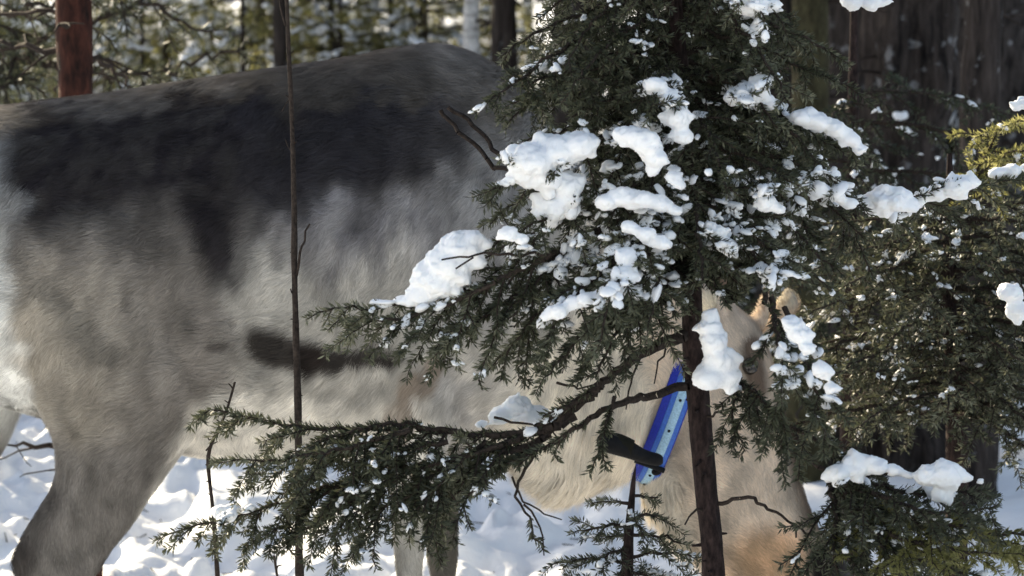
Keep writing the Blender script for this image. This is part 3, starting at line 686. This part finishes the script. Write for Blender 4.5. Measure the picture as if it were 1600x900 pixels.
hb([(1290,745,4.1),(1330,770,4.12),(1360,830,4.12),(1350,930,4.12)], .005, .17, hang=.3)
hb([(1300,760,4.1),(1350,800,4.15),(1420,860,4.18),(1440,940,4.2)], .005, .16, hang=.3)
hb([(1400,790,4.0),(1480,820,3.98),(1570,838,3.98),(1650,830,3.98)], .004, .12, need=M_need2)
hb([(1320,790,4.1),(1400,860,4.1),(1470,885,4.1),(1540,900,4.1)], .005, .11)
hb([(1118,786,4.2),(1165,775,4.15),(1215,800,4.1),(1262,838,4.08)], .0032, .012, bare=1.0, tipr=.0016)
hb([(1240,822,4.1),(1246,832,4.09),(1244,840,4.09)], .0015, .01, bare=1.0); hb([(1215,738,4.1),(1236,728,4.1),(1238,722,4.1)], .0018, .01, bare=1.0)
hb([(1108,800,4.2),(1090,790,4.18),(1070,820,4.17)], .002, .01, bare=1.0); hb([(1100,650,4.2),(1130,645,4.15),(1150,640,4.12)], .002, .01, bare=1.0)
# forked dead twigs in front of the neck
hb([(1064,180,4.2),(950,240,4.3),(850,262,4.35),(772,268,4.4),(740,225,4.42),(688,172,4.44)], .004, .01, bare=1.0, tipr=.0032, jit=.002)
hb([(1064,176,4.2),(950,232,4.3),(850,250,4.35),(790,256,4.4),(762,222,4.42),(735,190,4.43),(700,168,4.44)], .004, .01, bare=1.0, tipr=.0032, jit=.002)
hb([(860,395,4.03),(770,398,3.97),(730,402,3.95),(690,406,3.94)], .0022, .012, bare=1.0); hb([(740,402,3.95),(722,412,3.95),(712,420,3.95)], .0012, .01, bare=1.0)
# the dense crown round the trunk
LW = lambda y: np.interp(y, [-400, 0, 150, 330, 450, 520], [.16, .235, .26, .27, .23, .15])
for k in range(100):
    y = -380 + k * 8.3 + random.uniform(-6, 6); an = k * 2.399 + random.uniform(-.3, .3)
    c = P(tx(y), y, SP); L = LW(y) * random.uniform(.75, 1.1); dr = random.uniform(.12, .45)
    if math.sin(an) > .3: L *= .8
    dx, dy = math.cos(an), math.sin(an)
    pth = [c + np.array([dx * L * t_, dy * L * t_, .03 * L * 10 * t_ * .25 - dr * L * 1.6 * t_ ** 2]) for t_ in np.linspace(0, 1, 6)]
    S = Plant(); bough(S, pth, .005, .095, hang=.15, spacing=.02); add_branch(spruce, S, dens=1400, ln=.0115, wd=.0011); ALL.extend(S.n)
V, Fc = dusting(ALL, .09, .8, .46, ZON); d_ = mesh('snow_dusting', V, Fc, M_dust); tag(d_, 'small bits of snow scattered over the needles of the young spruce', 'snow', kind='stuff')
print('spruce shoots', len(ALL), 'dust', len(Fc))

GAPS.clear()
# small spruce at the lower edge
b0 = base(990, 4.5); sml = empty('spruce_sapling', b0); tag(sml, 'small dense spruce sapling at the bottom edge below the collar', 'spruce sapling'); ALL = []
trunk_mesh('trunk', [b0 - [0, 0, .05], P(980, 880, 4.5), P(985, 800, 4.5), P(990, 745, 4.5), P(993, 728, 4.5)], [.012, .008, .0055, .003, .0006], M_bark, sml, 12, .1, 60, .01)
for k in range(34):
    y = 775 + k * 12; an = k * 2.399; c = P(984, y, 4.5); L = .03 + (y - 760) * .00072; L = min(L, .17)
    dx, dy = math.cos(an), math.sin(an) * .8
    pth = [c + np.array([dx * L * t_, dy * L * t_, .25 * L * t_ - .3 * L * t_ ** 2]) for t_ in np.linspace(0, 1, 5)]
    hbS = Plant(); bough(hbS, pth, .003, .07, spacing=.016); add_branch(sml, hbS, M_twig, M_need); ALL.extend(hbS.n)
V, Fc = dusting(ALL, .2, .9, .45); tag(mesh('snow_dusting', V, Fc, M_dust), 'bits of snow on the small spruce sapling at the bottom edge', 'snow', kind='stuff')

# thin bare stems
def stem(name, label, pts, rad, side=[], cat='bare stem', mat=M_twig):
    q = [P(*p) for p in pts]; g = q[-1].copy(); g[2] = gz(g[0], g[1]) - .03
    if q[-1][2] > g[2]: q.append(g); rad = list(rad) + [rad[-1]]
    e = empty(name, (g[0], g[1], g[2] + .03)); tag(e, label, cat)
    trunk_mesh('stem', q, rad, mat, e, 8, .12, 80, .01)
    for s_, r_ in side + [([(a_[0], a_[1], a_[2]), (a_[0] + random.choice((-1, 1)) * random.uniform(4, 9), a_[1] - random.uniform(3, 9), a_[2])], .0013) for a_ in [tuple(np.array(pts[j]) * (1 - t_) + np.array(pts[j + 1]) * t_) for j in range(len(pts) - 1) for t_ in (.2, .65)]]:
        S = Plant(); bough(S, [P(*p) for p in s_], r_, .01, bare=1.0, tipr=r_ * .6, jit=.0015); V, Fq = tubes(S.w); mesh('side_twig', V, Fq, mat, e)
stem('bare_sapling', 'tall thin dark leafless sapling stem standing upright in front of the reindeer\'s flank',
     [(444,-120,4.35),(450,60,4.35),(457,200,4.35),(460,330,4.35),(460,440,4.35),(463,540,4.35),(466,665,4.35),(468,900,4.35)], [.0022,.003,.0034,.0038,.0044,.0046,.005,.006],
     [([(463,432,4.35),(470,395,4.34),(474,370,4.34),(484,350,4.34)], .0022), ([(458,240,4.35),(450,225,4.36),(446,218,4.36)], .001), ([(446,40,4.35),(438,10,4.35),(430,-60,4.35)], .0014), ([(455,150,4.35),(440,175,4.36)], .0008)])
stem('broken_twig_stem', 'short crooked dead twig stem beside the reindeer\'s hind leg',
     [(367,597,4.3),(352,652,4.3),(322,704,4.3),(327,750,4.3),(333,792,4.3),(352,1100,4.3)], [.0016,.002,.0028,.0024,.0026,.004], [([(322,704,4.3),(330,694,4.29),(340,690,4.29)], .0012)])
stem('fine_stem', 'fine pale leafless stem at the bottom edge under the low left branch', [(428,868,4.3),(434,900,4.3),(440,1000,4.3)], [.0015,.002,.003])

# twigs, needles and bark bits lying on the snow
LT = []
for _ in range(900):
    x, y = random.uniform(-1.6, 1.9), random.uniform(1.2, 6); a_ = random.uniform(0, 6.28); l_ = random.uniform(.006, .03) if random.random() < .93 else random.uniform(.05, .16); z = gz(x, y) + .003
    x2, y2 = x + math.cos(a_) * l_, y + math.sin(a_) * l_; LT.append((x, y, z, x2, y2, gz(x2, y2) + .004, .0012 + l_ * .012, .0008))
V, Fq = tubes(LT, 4); tag(mesh('forest_litter', V, Fq, M_twig), 'fallen needles and twig bits lying on the trampled snow', 'litter', kind='stuff')
# ------------------------------------------------------------------ trees behind
def tree(name, label, px, s, wpx, mat, H=7., lean=0., crown=None, stubs=14, group=None, cat='tree', rough=.12, botk=1.25, need=M_need3, cr=(1.2, 1.6), cz=2.2, snow=None):
    b_ = base(px, s); r = wpx * s / F / 2; e = empty(name, b_); tag(e, label, cat, group)
    pts = [b_ + np.array([lean * z, 0, z]) for z in (-.15, 0, .25, .8, 1.6, 3, H)]
    trunk_mesh('trunk', pts, [r * botk * 1.1, r * botk, r * 1.08, r, r * .97, r * .85, r * .3], mat, e, 40 if s < 10 else 20, rough, 18, .025 if s < 10 else .06, random.randint(1, 99))
    if stubs:
        for _ in range(stubs):
            z = random.uniform(.1, 1.6); an = random.uniform(0, 6.28); L = random.uniform(.1, .45); c = b_ + np.array([lean * z, 0, z])
            d = np.array([math.cos(an), math.sin(an), 0]); S = Plant()
            bough(S, [c, c + d * L * .4 + [0, 0, -.03 * L], c + d * L + [0, 0, random.uniform(-.25, .1) * L]], .005 + .006 * random.random(), .12, spacing=.05, bare=1.01 if random.random() < .4 else .0, step=.03, jit=.005, lvl=1, tipr=.0015)
            V, Fq = tubes(S.w, 4); mesh('dead_branch', V, Fq, M_twig, e)
    if crown:   # high crown, mostly above the picture: it shades the ground
        ns = []
        for _ in range(crown):
            z = cz + random.random() ** .8 * (H - cz); an = random.uniform(0, 6.28); L = (1 - (z - cz) / (H - cz + .5)) * random.uniform(*cr)
            c = b_ + np.array([lean * z, 0, z]); d = np.array([math.cos(an), math.sin(an), -.25])
            for t_ in np.linspace(.15, 1, 7):
                p = c + d * L * t_; q = p + np.array([rng.normal(0, .1), rng.normal(0, .1), -.05]) + d * .12; ns.append((*p, *q, 1))
        V, Fq, vv = needles(ns, 130, .11, .012); o = mesh('crown', V, Fq, need, e, smooth=False, attrs={'var': vv})
    return e
def sapling_parts(H, Rr, nb, need_len, wd, dens, droop=.3, spacing=.05, step=.03, lat=.4, ragged=.3):
    S = Plant(); S.w.append((0, 0, -.05, 0, 0, H, .012 + .006 * H, .003))
    for k in range(nb):
        z = H * (.06 + .92 * (k + .5) / nb); an = k * 2.399 + random.uniform(-.4, .4); L = Rr * (1 - (z / H) * .85) * random.uniform(1 - ragged, 1 + ragged * .5)
        d = np.array([math.cos(an), math.sin(an), 0]); dr = random.uniform(0, droop)
        bough(S, [np.array([0, 0, z]) + d * L * t_ + np.array([0, 0, .2 * L * t_ - dr * L * 1.5 * t_ * t_]) for t_ in np.linspace(0, 1, 5)], .006, L * lat, spacing=spacing, step=step, lvl=1, jit=.006, tipr=.0018)
    return S
# shared sapling meshes
kinds = []
for (H, Rr, nb, nd, ln, wd, dn) in ((1.3, .50, 34, M_need2, .022, .0032, 300), (.85, .42, 26, M_need3, .022, .003, 230), (1.7, .6, 40, M_need2, .026, .0036, 260), (1.1, .55, 22, M_need, .024, .003, 180)):
    S = sapling_parts(H, Rr, nb, ln, wd, dn)
    V, Fq = tubes(S.w, 4); me1 = mesh('trunk', V, Fq, M_twig); V, Fq, vv = needles(S.n, dn, ln, wd); me2 = mesh('foliage', V, Fq, nd, smooth=False, attrs={'var': vv})
    sV, sF = dusting(S.n, .36, 2.8, .47)
    kinds.append((me1.data, me2.data, sV, sF)); bpy.data.objects.remove(me1); bpy.data.objects.remove(me2)
dust = [[], [], 0]
def put(kind, px, s, sc, rot, label, group, name='spruce_sapling', cat='sapling', snowy=True):
    b_ = base(px, s); e = empty(name, b_); e.scale = (sc, sc, sc); e.rotation_euler = (0, 0, rot); tag(e, label, cat, group)
    for nm, me in (('trunk', kinds[kind][0]), ('foliage', kinds[kind][1])):
        o = bpy.data.objects.new(nm, me); col.objects.link(o); o.parent = e
    if snowy:
        c, s_ = math.cos(rot), math.sin(rot); V = kinds[kind][2] * sc; V = np.stack([V[:, 0] * c - V[:, 1] * s_, V[:, 0] * s_ + V[:, 1] * c, V[:, 2]], 1) + b_
        dust[0].append(V); dust[1].append(kinds[kind][3] + dust[2]); dust[2] += len(V)
    return e
G = 'snowy saplings in the blurred undergrowth behind the reindeer'
LBL = 'blurred snow-dusted sapling in the sunlit undergrowth behind the reindeer\'s back'
spots = []
for k in range(90):
    s = 12 + 16 * random.random() ** 1.4; px = random.uniform(-80, 830)
    put(random.choice((0, 2, 3, 0, 1)), px, s, random.uniform(.6, 1.15), random.uniform(0, 6.28), LBL, G)
G2 = 'dark saplings between the trunks at the right'
for k in range(16):
    s = random.uniform(9.5, 20); px = random.uniform(1180, 1680)
    put(random.choice((1, 1, 3)), px, s, random.uniform(.9, 1.4), random.uniform(0, 6.28), 'dark snow-flecked sapling in the gloom between the thick trunks at the right', G2)
for k in range(10):
    s = random.uniform(9.5, 14); put(random.choice((0, 2, 2)), random.uniform(-60, 700), s, random.uniform(.9, 1.2), random.uniform(0, 6.28), 'larger pale green sapling with snow close behind the reindeer\'s back', 'larger saplings close behind the reindeer')
# thin leafless shrubs among them
for k in range(14):
    s = random.uniform(8.5, 20); px = random.uniform(-40, 800); b_ = base(px, s); S = Plant()
    for j in range(7):
        an = random.uniform(0, 6.28); L = random.uniform(.5, 1.2); d = np.array([math.cos(an) * .7, math.sin(an) * .7, 1])
        bough(S, [b_, b_ + d * L * .5, b_ + d * L + [0, 0, -.25 * L]], .008, .3, spacing=.09, bare=0, step=.04, jit=.012, lvl=1, tipr=.0025, droop=.2)
    V, Fq = tubes(S.w, 4); o = mesh('leafless_shrub', V - b_, Fq, M_twig); o.location = b_
    tag(o, 'thin brown leafless shrub tangled among the snowy undergrowth behind the reindeer\'s back', 'shrub', 'leafless shrubs behind the reindeer')
# trunks that can be told apart
tree('pine_tree', 'red-brown pine trunk rising behind the reindeer\'s rump at the left', 122, 6.15, 56, M_pine, 7, stubs=16, need=M_need, crown=None, botk=1.12)
tree('pine_tree', 'thin dark reddish pine trunk behind the middle of the reindeer\'s back', 441, 11, 22, M_dark, 7, stubs=8, crown=None)
tree('birch_tree', 'slim pale birch trunk just left of a dark trunk behind the shoulder hump', 738, 10.5, 27, M_birch, 7, stubs=4, crown=None)
tree('conifer_tree', 'dark trunk beside the pale birch behind the shoulder hump', 788, 11, 40, M_dark, 8, stubs=10, crown=None)
tree('conifer_tree', 'slim dark trunk behind the back at the upper left', 410, 14, 18, M_dark, 7, stubs=9, crown=None)
tree('conifer_tree', 'widest black furrowed trunk at the upper right', 1412, 8.05, 136, M_dark, 9, stubs=14, crown=150, rough=.3)
tree('conifer_tree', 'greyish rough trunk with snow flecks at the right edge behind the widest trunk', 1545, 9.2, 118, M_grey, 9, stubs=16, crown=150, rough=.26)
tree('conifer_tree', 'lower right dark trunk standing against the blue shaded snow', 1528, 7.15, 62, M_dark, 1.0, stubs=6, crown=None, rough=.14)
tree('conifer_tree', 'mossy brown trunk right behind the spruce boughs above the reindeer\'s head', 1262, 7.4, 60, M_moss, 8, stubs=10, crown=80)
tree('conifer_tree', 'dark trunk left of the widest trunk at the upper right', 1325, 9.5, 70, M_dark, 8, stubs=8, crown=80)
tree('conifer_tree', 'dark trunk half hidden behind the top of the spruce', 1215, 10.5, 60, M_dark, 8, stubs=8, crown=80)
tree('conifer_tree', 'dark trunk hidden mostly behind the spruce crown', 900, 10.5, 70, M_dark, 8, stubs=10, crown=80)
# a broken stump at the right, with snow on it
b_ = base(1400, 7.6)
st = empty('tree_stump', b_); tag(st, 'broad black broken stump behind the low snow-capped bough at the right', 'stump')
trunk_mesh('stump', [b_ + [0, 0, -.1], b_ + [0, 0, .1], P(1395, 640, 7.6), P(1400, 585, 7.6)], [.19, .165, .14, .10], M_dark, st, 40, .16, 14, .02)
trunk_mesh('root', [P(1340, 668, 7.35), P(1370, 640, 7.38), P(1395, 660, 7.4), P(1400, 740, 7.4)], [.012, .03, .03, .03], M_dark, st, 14, .12, 20, .02)
clump(7.4, [(1450,628,14),(1464,634,8)], 'small snow cap on the black stump at the right', vox=.007)
clump(7.8, [(1408,181,12),(1400,184,6)], 'round snow ball stuck on the widest black trunk', vox=.007)
clump(7.8, [(1418,204,6),(1428,210,5)], 'tiny snow bit just below the round snow ball on the black trunk', vox=.007)
clump(7.0, [(1438,240,5),(1462,246,6),(1490,254,7),(1520,262,7),(1548,262,7)], 'thin snow line along a twig in front of the widest black trunk', vox=.007)
clump(4.55, [(1600,160,14),(1586,166,10)], 'snow bit on the needle tip at the upper right edge')
# second spruce at the right
b0 = base(1500, 5.2); sp2 = empty('background_spruce', b0); tag(sp2, 'bushy snow-flecked spruce filling the right side behind the long bough', 'spruce tree'); ALL = []
trunk_mesh('trunk', [b0 - [0, 0, .05], b0 + [0, 0, .5], b0 + [-.02, 0, .8], b0 + [-.02, 0, 1.0]], [.022, .018, .01, .004], M_bark, sp2, 14, .1, 60, .02)
for k in range(56):
    z = .56 + k * .0064; an = k * 2.399 + random.uniform(-.3, .3); c = b0 + np.array([-.01, 0, z]); L = .37 * random.uniform(.75, 1.15) * np.interp(z, [.5, .6, .8, .95], [.8, 1, .9, .45])
    dx, dy = math.cos(an), math.sin(an); dr = random.uniform(.1, .4)
    S = Plant(); bough(S, [c + np.array([dx * L * t_, dy * L * t_, .15 * L * t_ - dr * L * t_ * t_]) for t_ in np.linspace(0, 1, 6)], .005, .12, spacing=.028, step=.014, hang=.15)
    add_branch(sp2, S, M_twig, M_need, 700, .014, .0014); ALL.extend(S.n)
for q in ([(1500,330,5.2),(1560,200,5.0),(1620,180,4.8)], [(1500,300,5.2),(1570,240,5.),(1640,230,4.9)]):
    S = Plant(); bough(S, [P(*p) for p in q], .004, .10); add_branch(sp2, S, M_twig, M_need2); ALL.extend(S.n)
V, Fc = dusting(ALL, .12, 1.05, .50); tag(mesh('snow_dusting', V, Fc, M_dust), 'small snow bits over the bushy spruce at the right', 'snow', kind='stuff')
# spruce between mossy trunk and head
b0 = base(1330, 5.9); sp3 = empty('background_spruce', b0); tag(sp3, 'shaded spruce with grey twigs between the mossy trunk and the reindeer\'s head', 'spruce tree'); ALL = []
trunk_mesh('trunk', [b0 - [0, 0, .05], b0 + [0, 0, .6], b0 + [0, 0, 1.3]], [.02, .016, .006], M_bark, sp3, 14, .1, 60, .02)
for k in range(30):
    z = .52 + k * .018; an = k * 2.399 + random.uniform(-.3, .3); c = b0 + np.array([0, 0, z]); L = .34 * random.uniform(.7, 1.15)
    dx, dy = math.cos(an), math.sin(an); dr = random.uniform(.1, .5)
    S = Plant(); bough(S, [c + np.array([dx * L * t_, dy * L * t_, .1 * L * t_ - dr * L * t_ * t_]) for t_ in np.linspace(0, 1, 6)], .005, .12, spacing=.03, step=.016, hang=.2)
    add_branch(sp3, S, M_twig, M_need3, 600, .014, .0015); ALL.extend(S.n)
V, Fc = dusting(ALL, .12, 1.05, .50); tag(mesh('snow_dusting', V, Fc, M_dust), 'small snow bits over the shaded spruce behind the head', 'snow', kind='stuff')
V, Fc = np.concatenate(dust[0]), np.concatenate(dust[1]); tag(mesh('snow_dusting', V, Fc, M_dust), 'snow lying on the blurred undergrowth behind the reindeer', 'snow', kind='stuff')
# dark full spruces closing the gaps at the right
for k, (px, s, r_) in enumerate(((1230, 11.5, .9), (1300, 12.5, 1.0), (1370, 10.8, .8), (1470, 12, 1.), (1560, 11, .8), (1640, 12.5, 1.), (1180, 13, .9), (1440, 14, 1.1), (1600, 15, 1.2), (1280, 15, 1.2), (1100, 14.5, 1.0))):
    b_ = base(px, s); e = empty('dark_spruce', b_); tag(e, 'dark full spruce with boughs to the ground in the gap between the right hand trunks', 'spruce tree', 'dark spruces behind the right hand trunks')
    trunk_mesh('trunk', [b_ - [0, 0, .1], b_ + [0, 0, 2], b_ + [0, 0, 5.5]], [.09, .07, .01], M_dark, e, 16, .1, 18, .1)
    ns = []
    for j in range(150):
        z = .12 + random.random() ** 1.5 * 5; an = random.uniform(0, 6.28); L = r_ * (1 - z / 6) * random.uniform(.6, 1.1); d = np.array([math.cos(an), math.sin(an), -.3])
        for t_ in np.linspace(.15, 1, 8):
            p = b_ + [0, 0, z] + d * L * t_; ns.append((*p, *(p + rng.normal(0, .05, 3) + d * .09), 1))
    V, Fq, vv = needles(ns, 420, .05, .006); mesh('crown', V, Fq, M_need3, e, smooth=False, attrs={'var': vv})
# forest further away
for k in range(46):
    s = random.uniform(18, 60); px = random.uniform(-500, 2100) ; right = px > 1150
    tree('conifer_tree', 'distant blurred tree trunk in the far forest', px, s, random.uniform(26, 60) * 14 / s if not right else random.uniform(50, 110) * 14 / s, random.choice((M_dark, M_dark, M_grey, M_dark)), random.uniform(6, 9), stubs=0, crown=60 if (right or random.random() < .12) else None, group='distant trees of the far forest')
# pine boughs across the pine trunk at the upper left
b_ = base(-60, 7.4); e = empty('pine_tree', b_); tag(e, 'young pine at the upper left edge with dark boughs reaching in front of the snow', 'pine tree')
trunk_mesh('trunk', [b_ - [0, 0, .05], b_ + [0, 0, 1.], b_ + [.05, 0, 2.2]], [.05, .04, .01], M_pine, e, 16, .12, 40, .03)
for q in ([(-60,90,7.4),(60,60,7.3),(170,30,7.2),(260,-20,7.2)], [(-60,40,7.4),(40,10,7.1),(150,-10,7.0)], [(-60,120,7.4),(30,90,7.5),(120,85,7.6),(210,110,7.6)], [(-60,60,7.4),(100,110,7.3),(170,120,7.3),(300,100,7.4),(380,70,7.4)], [(-60,150,7.4),(0,120,7.3),(60,125,7.3)], [(-60,-60,7.4),(150,-40,7.2),(260,20,7.1),(330,60,7.1)]):
    S = Plant(); bough(S, [P(*p) for p in q], .011, .22, spacing=.06, step=.025, jit=.008, lvl=1, tipr=.003, thin=.8); add_branch(e, S, M_twig, M_need, 240, .035, .002)
# tall conifers outside the frame whose crowns shade the place
def shade(tx_, ty_, t_, n=150, r=(.9, 1.5), H=7., zb=1.8):
    d = np.array([SUN.x, SUN.y]) / SUN.z
    x, y = tx_ + d[0] * t_, ty_ + d[1] * t_; b_ = np.array([x, y, gz(x, y)]); e = empty('conifer_tree', b_)
    tag(e, 'tall conifer outside the picture whose crown shades the snow', 'tree', 'tall conifers around the clearing')
    trunk_mesh('trunk', [b_ - [0, 0, .1], b_ + [0, 0, 3], b_ + [0, 0, H]], [.12, .09, .02], M_dark, e, 16, .12, 18, .1)
    ns = []
    for j in range(n):
        z = zb + random.random() * (H - zb); an = random.uniform(0, 6.28); L = random.uniform(*r) * (1 - (z - zb) / (H - zb + 1)) ; dd = np.array([math.cos(an), math.sin(an), -.3])
        for q in np.linspace(.1, 1, 8):
            p = b_ + [0, 0, z] + dd * L * q; ns.append((*p, *(p + rng.normal(0, .07, 3) + dd * .1), 1))
    V, Fq, vv = needles(ns, 260, .08, .009); mesh('crown', V, Fq, M_need3, e, smooth=False, attrs={'var': vv})
for a in SHADES: shade(*a)
